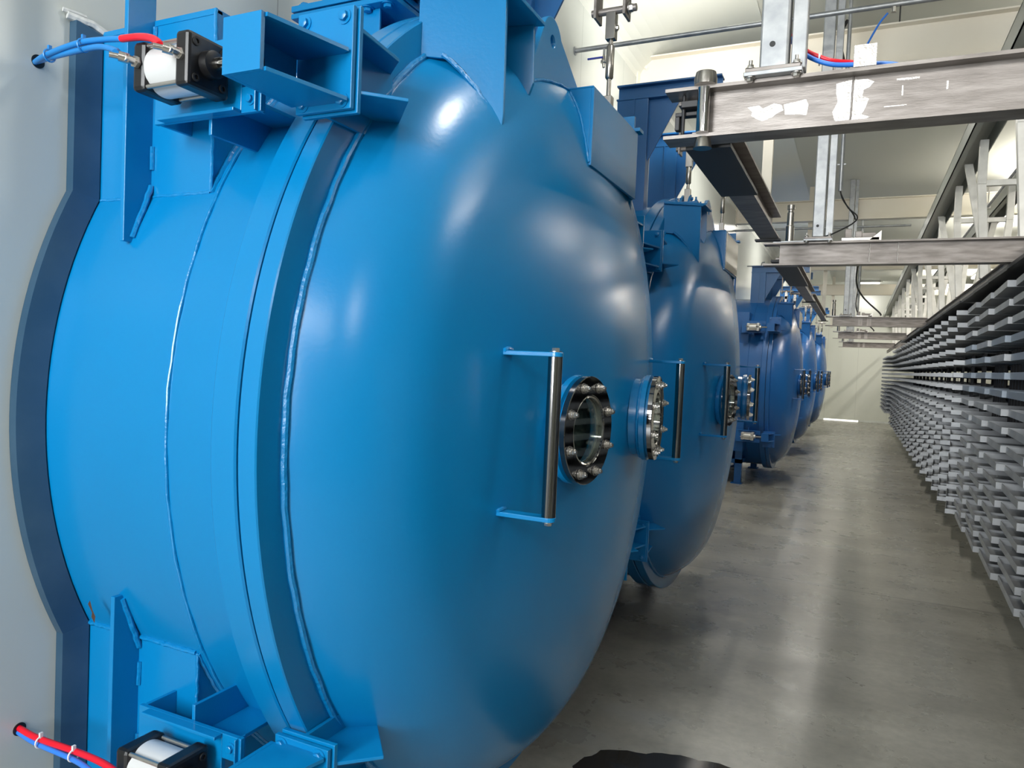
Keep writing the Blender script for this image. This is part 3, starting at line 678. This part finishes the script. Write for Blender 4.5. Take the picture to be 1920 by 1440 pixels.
# aisle rail, pieces between the crossing beams
def long_rail(y0, y1, label, wide=None, x=-.50, z0=2.455, z1=2.595, wd=.105):
    r_ = empty('aisle_rail', (0, 0, 0), label, 'rail', 'rails along the aisle')
    MB().ibeam('y', y0, y1, x, z0, z1, wd, .010, .008).build('rail', 'steel', r_)
    if wide: MB().box(x - .075, x + .075, wide[0], wide[1], z0 - .014, z0).build('splice_plate', 'cart', r_)
    MB().cyl((x + .01, y1 - .05, z1), (x + .01, y1 - .05, z1 + .05), .007, 10).bolt((x + .03, y1 - .05, z1), (0, 0, 1), .01).box(x - .08, x + .06, y1 - .06, y1 + .0, z0 - .010, z0 - .001).build('end_stop', 'cart', r_)
long_rail(2.555, 4.55, 'dark steel rail pointing down the aisle behind the nearest crossing beam', (2.56, 3.30))
long_rail(5.31, 8.6, 'dark steel rail pointing down the aisle behind the second crossing beam', (5.32, 6.9), z0=2.45, z1=2.57, wd=.085)
long_rail(8.9, 12.205, 'dark steel rail running up to the third crossing beam', None, z0=2.48, z1=2.57, wd=.07)

# hanger posts with bolted feet
PO = [(-.288, 2.475, 2.612), (-.278, 5.22, 2.545), (-.205, 12.24, 2.55), (-.215, 16.73, 2.55), (-.22, 22.18, 2.55)]
for i, (x, y, z) in enumerate(PO):
    r_ = empty('hanger_post', (x, y, z), 'galvanised square steel post hanging down onto the %s crossing beam' % ORD[i], 'post', 'hanger posts on the crossing beams')
    hw = .042 if i == 0 else .036
    MB().box(-hw, hw, -hw, hw, .028, CZ - z).build('tube', 'galv', r_, bevel=.006)
    MB().box(hw + .006, hw + .05, -.01, .045, .028, CZ - z).build('rear_channel', 'galv', r_, bevel=.003)
    MB().cyl((0.0 - .005, -hw - .001, .10), (-.005, -hw + .003, .10), .009, 16).build('drain_hole', 'dark', r_)
    MB().box(-.085, .088, -.065, .065, .001, .014).build('foot_plate', 'galv', r_, bevel=.002)
    MB().box(-.080, .082, -.062, .062, .014, .026).build('shim_plate', 'steel', r_, bevel=.002)
    for bx in (-.066, .070):
        for by in (-.05, .05): MB().bolt((bx, by, .026), (0, 0, 1), .0105, .012, .015).bolt((bx, by, -.0), (0, 0, -1), .0105, .012).build('bolt', 'zinc', r_)
# conduits and cables by the posts
for i, (x, y, z) in enumerate(PO[1:4]):
    j = i + 1
    if i == 0:
        tag(MB().tube([(x + .115, y + .05, 4.55), (x + .115, y + .05, 2.88)], .013, 12).box(x + .03, x + .14, y + .045, y + .055, 3.05, 3.056).build('conduit_pipe', 'galv'), 'thin galvanised conduit pipe beside the post of the second crossing beam', 'conduit')
        tag(MB().tube(curve([(x + .115, y + .05, 2.9), (x + .125, y + .04, 2.85), (x + .17, y + .0, 2.76), (x + .225, y - .02, 2.70), (x + .20, y - .02, 2.655), (x + .10, y - .02, 2.60), (x + .04, y - .03, 2.575)]), .0045, 8).tube(curve([(x + .112, y + .05, 2.9), (x + .135, y + .03, 2.82), (x + .20, y + .0, 2.72), (x + .215, y - .02, 2.68)]), .0045, 8).build('black_cable', 'rubber'), 'pair of black cables drooping from the conduit to the second crossing beam', 'cable')
        tag(MB().tube(curve([(x + .10, y + .05, 3.98), (x + .075, y + .05, 3.92), (x + .07, y + .04, 3.82), (x + .09, y + .05, 3.72)]), .010, 8).tube(curve([(x + .09, y + .05, 3.72), (x + .115, y + .05, 3.66), (x + .125, y + .05, 3.5)]), .005, 8).build('black_cable', 'rubber'), 'bundle of black cables looped beside the tall galvanised post', 'cable')
        tag(MB().tube(curve([(.05, 4.88, 3.82), (.0, 4.90, 3.76), (-.09, 5.0, 3.62)]), .006, 8).build('air_hose', 'hoseblue'), 'short blue hose hanging from the overhead pipe', 'hose')
    else:
        tag(MB().tube([(x + .16, y + .05, 4.0), (x + .16, y + .05, 2.9)], .02, 12).build('conduit_pipe', 'galv'), 'thin conduit pipe beside the post of the %s crossing beam' % ORD[j], 'conduit')
        tag(MB().tube(curve([(x + .16, y, 3.6), (x + .12, y - .02, 3.1), (x + .22, y - .03, 2.85), (x + .45, y - .02, 2.62), (x + .48, y - .02, 2.57)]), .012, 8).build('black_cable', 'rubber'), 'black cable drooping to the top of the %s crossing beam' % ORD[j], 'cable')
    # sensor / clamp cluster on top of the beam
    z1 = BE[j][2]; sc = .0 if i else .0
    r_ = empty('beam_junction_clamp', (x, y, z1), 'small dark steel clamp cluster on top of the %s crossing beam' % ORD[j], 'clamp', 'clamp clusters on the crossing beams')
    MB().box(.14, .36, -.03, .03, .0, .02).build('base', 'rod', r_, bevel=.002)
    MB().box(.16, .20, -.03, .0, .02, .075).box(.22, .26, -.03, .0, .02, .06).box(.24, .34, -.02, .03, .02, .05).build('block', 'steel', r_, bevel=.003)
    MB().prism([(.30, .0), (.37, .0), (.37, .06)], 'y', -.03, .0).build('wedge', 'rod', r_)
# bright bracket and hoses on the nearest beam
r_ = empty('angle_bracket', (-.03, 2.49, 2.612), 'shiny square metal bracket standing on the nearest crossing beam', 'bracket')
MB().box(-.030, .033, -.045, -.040, 0, .068).box(-.030, .033, -.045, .0, 0, .005).build('plate', 'ground', r_, bevel=.0015)
hose('air_hose', [(-.30, 2.62, 2.86), (-.235, 2.60, 2.772), (-.192, 2.60, 2.734), (-.127, 2.60, 2.702), (-.063, 2.57, 2.676), (-.03, 2.56, 2.655), (.0, 2.53, 2.625), (.02, 2.515, 2.620)], 'red', 'red hose arcing behind the post onto the nearest crossing beam', .0075)
hose('air_hose', [(-.30, 2.60, 2.850), (-.235, 2.59, 2.757), (-.192, 2.585, 2.715), (-.127, 2.58, 2.683), (-.05, 2.56, 2.665), (.04, 2.55, 2.652), (.12, 2.54, 2.62)], 'hoseblue', 'blue hose under the red hose above the nearest crossing beam', .0075)
zip_tie((-.165, 2.595, 2.705), 'white', 'white cable tie on the hoses above the nearest crossing beam')

# ------------------------------------------------------------------ pipe with ball valve
r_ = empty('overhead_pipe', (0, 4.87, 3.86), 'long galvanised pipe crossing overhead from the left wall', 'pipe')
MB().cyl((WX + .002, 0, 0), (3.2, 0, 0), .016, 16).build('pipe', 'galv', r_); MB().lathe([(0, .03), (.006, .03)], (WX + .001, 0, 0), (1, 0, 0), 20).build('wall_flange', 'galv', r_)
v_ = empty('ball_valve', (-1.685, 4.87, 3.845), 'small ball valve with a blue lever hanging from the overhead pipe', 'valve')
MB().cyl((0, 0, 0), (0, 0, -.05), .009, 12).build('stem', 'galv', v_); MB().lathe([(0, .010), (.01, .016), (.03, .016), (.036, .022), (.05, .022), (.054, .012), (.08, .010), (.085, .004)], (0, 0, -.045), (0, 0, -1), 16).build('body', 'zinc', v_)
MB().box(-.11, .0, -.03, -.02, -.072, -.060).build('lever', 'lever', v_, bevel=.002)
v2_ = empty('ball_valve', (.08, 4.87, 3.845), 'black ball valve on the overhead pipe beside the tall post', 'valve')
MB().cyl((0, 0, 0), (0, 0, -.03), .014, 12).build('body', 'zinc', v2_); MB().box(.03, .038, -.01, .0, -.09, -.0).build('lever', 'rubber', v2_)
tag(MB().tube([(-1.9, 13.9, 3.55), (-1.35, 13.9, 3.55)], .012, 8).tube(curve([(-1.6, 13.9, 3.62), (-1.65, 13.9, 3.6), (-1.65, 13.9, 3.5)]), .012, 8).build('branch_pipe', 'galv'), 'short thin pipe branch on the left wall above the gap between chambers', 'pipe')

# ------------------------------------------------------------------ roof steel
for i, y in enumerate((6.47, 12.36, 18.3, 24.2)):
    r_ = empty('roof_beam', (0, y, 0), 'cream painted steel beam spanning under the ceiling, %s from the camera' % ['first', 'second', 'third', 'fourth'][i], 'roof beam', 'cream beams under the ceiling')
    z0, z1 = (4.09, 4.40) if i == 0 else (4.02, 4.335)
    MB().ibeam('x', WX + .012, XR, 0, z0, z1, .15, .012, .010).build('girder', 'cream', r_)
    MB().box(WX + .001, WX + .013, -.09, .09, z0 - .02, z1 + .03).build('end_plate', 'cream', r_)
    for zz in (z0 + .07, z1 - .07): MB().bolt((WX + .06, -.006, zz), (0, -1, 0), .018, .014).build('bolt', 'cream', r_)
    tag(MB().box(-.82, -.74, y + .09, y + .15, 3.05, 4.58).build('roof_hanger', 'cream'), 'short cream steel post hanging beside the %s cream roof beam' % ['first', 'second', 'third', 'fourth'][i], 'post', 'cream posts under the roof')
    tag(MB().cyl((WX + .002, y - .1, z0 - .12), (0.6, y - .1, z0 - .12), .018, 10).build('tie_pipe', 'galv'), 'thin grey rod running below the %s cream roof beam' % ['first', 'second', 'third', 'fourth'][i], 'rod') if i == 1 else None
for k, (x0, x1, z0, z1, lab) in enumerate(((.70, .90, 3.60, 3.74, 'left grey green channel running along the aisle above the hanger frames'), (1.30, 1.46, 3.60, 3.74, 'middle grey green channel running along the aisle'), (2.2, 2.36, 3.60, 3.74, 'right grey green channel running along the aisle'))):
    mb = MB().box(x0, x1, 3.4, 28.6, z1 - .008, z1).box(x0, x0 + .008, 3.4, 28.6, z0, z1).box(x0, x0 + .05, 3.4, 28.6, z0, z0 + .008).box(x1 - .008, x1, 3.4, 28.6, z0, z1)
    tag(mb.build('roof_channel', 'purlin'), lab, 'channel beam', 'channels along the aisle')
for k, x in enumerate((1.08, 2.0)):
    r_ = empty('service_pipe', (x, 0, 3.40), '%s thin pipe clamped along the aisle under the roof' % ('nearer' if k == 0 else 'farther right'), 'pipe', 'thin pipes along the aisle')
    MB().cyl((0, 3.5, 0), (0, 28.6, 0), .012, 10).build('pipe', 'galv', r_)
    for y in (5.0, 8.6, 12.2, 15.8): MB().box(-.02, .02, y - .012, y + .012, -.02, .035).box(-.006, .006, y - .006, y + .006, .0, .20).build('pipe_clamp', 'zinc', r_)
# hanger frames over the rack of trays
def make_frame():
    r_ = empty('tube_frame', (0, 0, 0), '', 'hanger frame')
    for s, x in ((1, .82), (-1, 1.26)):
        MB().box(x - .030, x + .030, -.030, .030, 3.25, 3.60).build('upper_post', 'tube', r_, bevel=.002)
        xb = x + s * .055
        MB().add([(x - .030, -.030, 3.25), (x + .030, -.030, 3.25), (x + .030, .030, 3.25), (x - .030, .030, 3.25), (xb - .030, -.030, 2.50), (xb + .030, -.030, 2.50), (xb + .030, .030, 2.50), (xb - .030, .030, 2.50)],
                 [(0, 1, 2, 3), (7, 6, 5, 4), (0, 4, 5, 1), (1, 5, 6, 2), (2, 6, 7, 3), (3, 7, 4, 0)]).build('lower_post', 'tube', r_, bevel=.002)
    MB().box(.842, 1.238, -.02, .02, 3.235, 3.28).build('crossbar', 'tube', r_, bevel=.002)
    return r_
fr0 = make_frame()
ORD2 = ['first', 'second', 'third', 'fourth', 'fifth', 'sixth', 'seventh', 'eighth', 'ninth', 'tenth', 'eleventh', 'twelfth', 'thirteenth', 'fourteenth', 'fifteenth', 'sixteenth', 'seventeenth', 'eighteenth', 'nineteenth', 'twentieth']
for i in range(12):
    c = fr0 if i == 0 else copy_tree(fr0); c.location = (0, 5.35 + 1.6 * i, 0)
    tag(c, 'pale galvanised tube frame above the tray carts, %s from the camera' % ORD2[i], 'tube frame', 'tube frames over the trays')
def brace(y, x0, x1, z0, z1, lab):
    dx = .032; tag(MB().add([(x0 - dx, y - .02, z0), (x0 + dx, y - .02, z0), (x0 + dx, y + .02, z0), (x0 - dx, y + .02, z0), (x1 - dx, y - .02, z1), (x1 + dx, y - .02, z1), (x1 + dx, y + .02, z1), (x1 - dx, y + .02, z1)],
        [(0, 1, 2, 3), (7, 6, 5, 4), (0, 4, 5, 1), (1, 5, 6, 2), (2, 6, 7, 3), (3, 7, 4, 0)]).build('diagonal_brace', 'tube'), lab, 'brace', 'diagonal braces over the trays')
for i in range(4):
    brace(7.7 + 2.4 * i, .80, 1.02, 3.6, 2.5, 'slanting pale tube leaning right above the trays, %s from the camera' % ORD2[i])
    brace(7.9 + 2.4 * i, 1.38, 1.16, 3.6, 2.5, 'slanting pale tube leaning left above the trays, %s from the camera' % ORD2[i])
for k, x in enumerate((.88, 1.20)):
    tag(MB().ibeam('y', 2.9, 28.0, x, 2.43, 2.50, .05, .006, .006).build('tray_rail', 'steel'), '%s steel rail carrying the tray carts along the aisle' % ('left' if k == 0 else 'right'), 'rail', 'rails above the tray carts')
# ceiling lamps
r_ = empty('ceiling_lamp', (.05, 2.2, CZ - .002), 'square ceiling lamp above the aisle next to the nearest crossing beam', 'lamp')
MB().box(-.17, .17, -.17, .17, -.06, 0).build('housing', 'white', r_); MB().box(-.15, .15, -.15, .15, -.075, -.06).build('diffuser', 'lamp', r_)
for k, y in enumerate((3.5, 7.5, 11.5, 15.5, 19.5, 23.5)):
    r_ = empty('ceiling_lamp', (2.35, y, 4.02), 'white tube lamp hanging on the right of the hall, %s from the camera' % ORD2[k], 'lamp', 'tube lamps on the right')
    MB().box(-.06, .06, -.75, .75, .03, .07).build('housing', 'white', r_); MB().box(-.05, .05, -.73, .73, .0, .03).build('diffuser', 'lamp', r_)
    MB().cyl((0, .5, .07), (0, .5, .58), .006, 8).cyl((0, -.5, .07), (0, -.5, .58), .006, 8).build('hanger_rod', 'galv', r_)
    area('tube_lamp_light', (2.35, y, 3.99), (2.35, y, 0), .1, 1.4, (30, 35, 90, 120, 130, 90)[k], (1, .95, .86))
    area('tube_lamp_uplight', (2.35, y, 4.10), (2.35, y, 9), .1, 1.4, (35, 60, 90, 100, 110, 110)[k], (1, .95, .86))
for k, y in enumerate((8.8, 15.0, 21.2)):
    r_ = empty('ceiling_lamp', (-.9, y, 4.47), 'white tube lamp under the ceiling above the chambers, %s from the camera' % ORD2[k], 'lamp', 'tube lamps above the chambers')
    MB().box(-.06, .06, -.6, .6, .05, .10).build('housing', 'white', r_); MB().box(-.05, .05, -.58, .58, .02, .05).build('diffuser', 'lamp', r_)
    area('tube_lamp_light', (-.9, y, 4.47), (-.9, y, 0), .1, 1.2, (55, 60, 70)[k], (1, .96, .88))
r_ = empty('ceiling_lamp', (.2, 25.6, CZ - .002), 'added square fill lamp near the end wall above the aisle', 'lamp')  # lamp added to brighten the end wall
MB().box(-.3, .3, -.17, .17, -.06, 0).build('housing', 'white', r_); MB().box(-.28, .28, -.15, .15, -.075, -.06).build('diffuser', 'lamp', r_)
area('end_wall_fill_light', (.2, 25.6, CZ - .09), (.4, 28.5, 1.5), .5, .3, 110, (1, .97, .9))  # light of the added lamp, aimed at the end wall
r_ = empty('security_camera', (1.41, YF - .002, 3.89), 'small black security camera on the end wall above the trays', 'security camera')
MB().box(-.05, .05, -.03, 0, -.05, .05).cyl((0, -.03, 0), (-.03, -.16, -.02), .02, 10).build('wall_mount', 'galv', r_); MB().box(-.11, .07, -.36, -.14, -.09, .09).build('housing', 'black', r_, bevel=.02)

# ------------------------------------------------------------------ trays
TW, TL, TH = .92, .70, .040
def tray_mesh(name, mt):
    mb = MB(); x0, x1, y0, y1 = 0, TW, -TL / 2, TL / 2; t = .004; b = .030
    mb.box(x0, x1, y0, y1, -TH, -TH + .006)
    mb.box(x0, x0 + t, y0, y1, -TH + .006, 0); mb.box(x1 - t, x1, y0, y1, -TH + .006, 0); mb.box(x0 + t, x1 - t, y0, y0 + t, -TH + .006, 0); mb.box(x0 + t, x1 - t, y1 - t, y1, -TH + .006, 0)
    mb.box(x0 + t, x1 - t, -.004, .004, -TH + .006, -.02)
    o = mb.build(name, mt); return o
tA = tray_mesh('drying_tray', 'tray'); tB = tray_mesh('drying_tray', 'tray2'); meA, meB = tA.data, tB.data
bpy.data.objects.remove(tA); bpy.data.objects.remove(tB)
NL = 17; ZT = [2.290 - .1092 * i for i in range(NL)]
# carts: (y of the front edge, x of left edge, yaw)
near = [(7.43 - .745 * (k + 1), .812 - .006 * k, math.radians(-2.5)) for k in range(5)]
far = [(7.50 + .72 * k, .805, math.radians(-6.0)) for k in range(19)]
LV = ['topmost'] + [s + ' from the top' for s in ORD2[1:16]] + ['lowest']
def cart_frame(idx, y, x, yaw, lab):
    r_ = empty('tray_cart', (x, y, 0), lab, 'tray cart', 'hanging carts of trays'); r_.rotation_euler = (0, 0, yaw)
    tp = MB().box(-.02, TW + .01, -.3725, .3725, 2.352, 2.368).box(-.03, -.02, -.3725, .3725, 2.350, 2.372).build('top_plate', 'cart', r_); tp.rotation_euler = (0, 0, -yaw)
    mb = MB()
    for xx in (.22, .60):
        for yy in (-.30, -.15, 0, .15, .30): mb.box(xx, xx + .02, yy - .015, yy + .015, .50, 2.352)
    mb.build('upright', 'cart', r_)
    MB().box(.80, .806, -.33, .33, .48, 2.352).build('rack_shade_panel', 'cart', r_)  # dark sheet added to imitate the unlit depth of the rack
    mb = MB()
    for z in ZT: mb.box(.25, .69, -.335, -.32, z - TH - .008, z - TH - .001); mb.box(.25, .69, .32, .335, z - TH - .008, z - TH - .001)
    mb.build('shelf_bearer', 'cart', r_)
    MB().cyl((.13, 0, 2.372), (.13, 0, 2.43), .012, 10).cyl((.42, 0, 2.372), (.42, 0, 2.43), .012, 10).build('hanger_rod', 'rod', r_)
    return r_
stuff = MB(); count = 0
def tray_xf(x, y, yaw, z):
    c, s = math.cos(yaw), math.sin(yaw)
    return lambda p: Vector((x + p.x * c - p.y * s, y + p.x * s + p.y * c, z + p.z))
def add_stuff(x, y, yaw, z):
    mb = MB(tray_xf(x, y, yaw, z)); t = .005
    mb.box(0, TW, -TL / 2, TL / 2, -TH, -TH + .006).box(0, t, -TL / 2, TL / 2, -TH, 0).box(0, TW, -TL / 2, -TL / 2 + t, -TH, 0).box(TW - t, TW, -TL / 2, TL / 2, -TH, 0)
    stuff.add(mb.v, mb.f)
seq = [('near', k, c) for k, c in enumerate(near)] + [('far', k, c) for k, c in enumerate(far)]
for kind, k, (yf, x, yaw) in seq:
    yc = yf + TL / 2
    cn = ORD2[4 - k] if kind == 'near' else ORD2[min(k + 5, 19)]
    if kind == 'near' or k < 13: cart_frame(k, yc, x, yaw, 'dark steel hanging cart full of trays, %s cart from the camera' % cn)
    for i, z in enumerate(ZT):
        jx = random.uniform(-.008, .008); jz = random.uniform(-.002, .002); ja = random.uniform(-.008, .008)
        # pivot so that the corner nearest the aisle stays on the same line
        px = x + jx; 
        if count < 300:
            blue = kind == 'near' and i in (3, 4, 5, 6) and random.random() < .6
            o = bpy.data.objects.new('drying_tray', meB if blue else meA); COL.objects.link(o)
            o.location = (px, yc, z + jz); o.rotation_euler = (0, 0, yaw + ja)
            tag(o, 'flat grey metal tray, %s in the %s cart from the camera' % (LV[i], cn), 'tray', 'trays on the hanging carts'); count += 1
        else: add_stuff(px, yc, yaw + ja, z)
for k in range(3):      # carts beyond the right edge of the picture
    for z in ZT: add_stuff(.74, near[-1][0] - .745 * (k + 1) + TL / 2, math.radians(-2.5), z)
for k in range(6):
    for z in ZT[1:-2]: add_stuff(.70, 21.4 + .72 * k, math.radians(-5), z)
tag(stuff.build('distant_trays', 'tray'), 'countless grey metal trays at the far end of the row of carts', 'tray', kind='stuff')

# ------------------------------------------------------------------ puddle
pts = []
for k in range(72):
    a = 2 * PI * k / 72; r = 1 + .04 * math.sin(5 * a + 1) + .025 * math.sin(11 * a) + .015 * math.sin(23 * a)
    pts.append((-.53 + .46 * r * math.cos(a), 2.86 + .35 * r * math.sin(a)))
tag(MB().prism(pts, 'z', .0005, .0016).build('water_puddle', 'puddle'), 'dark puddle of water on the concrete floor at the bottom of the picture', 'puddle')

tag(MB().box(-1.0, .12, YF - .036, YF - .031, 0, .045).build('floor_gap', mat('daylight_in_gap', (1, .98, .9, 1), .5, emit=2.2)), 'bright strip of daylight at the foot of the end wall', 'light gap')
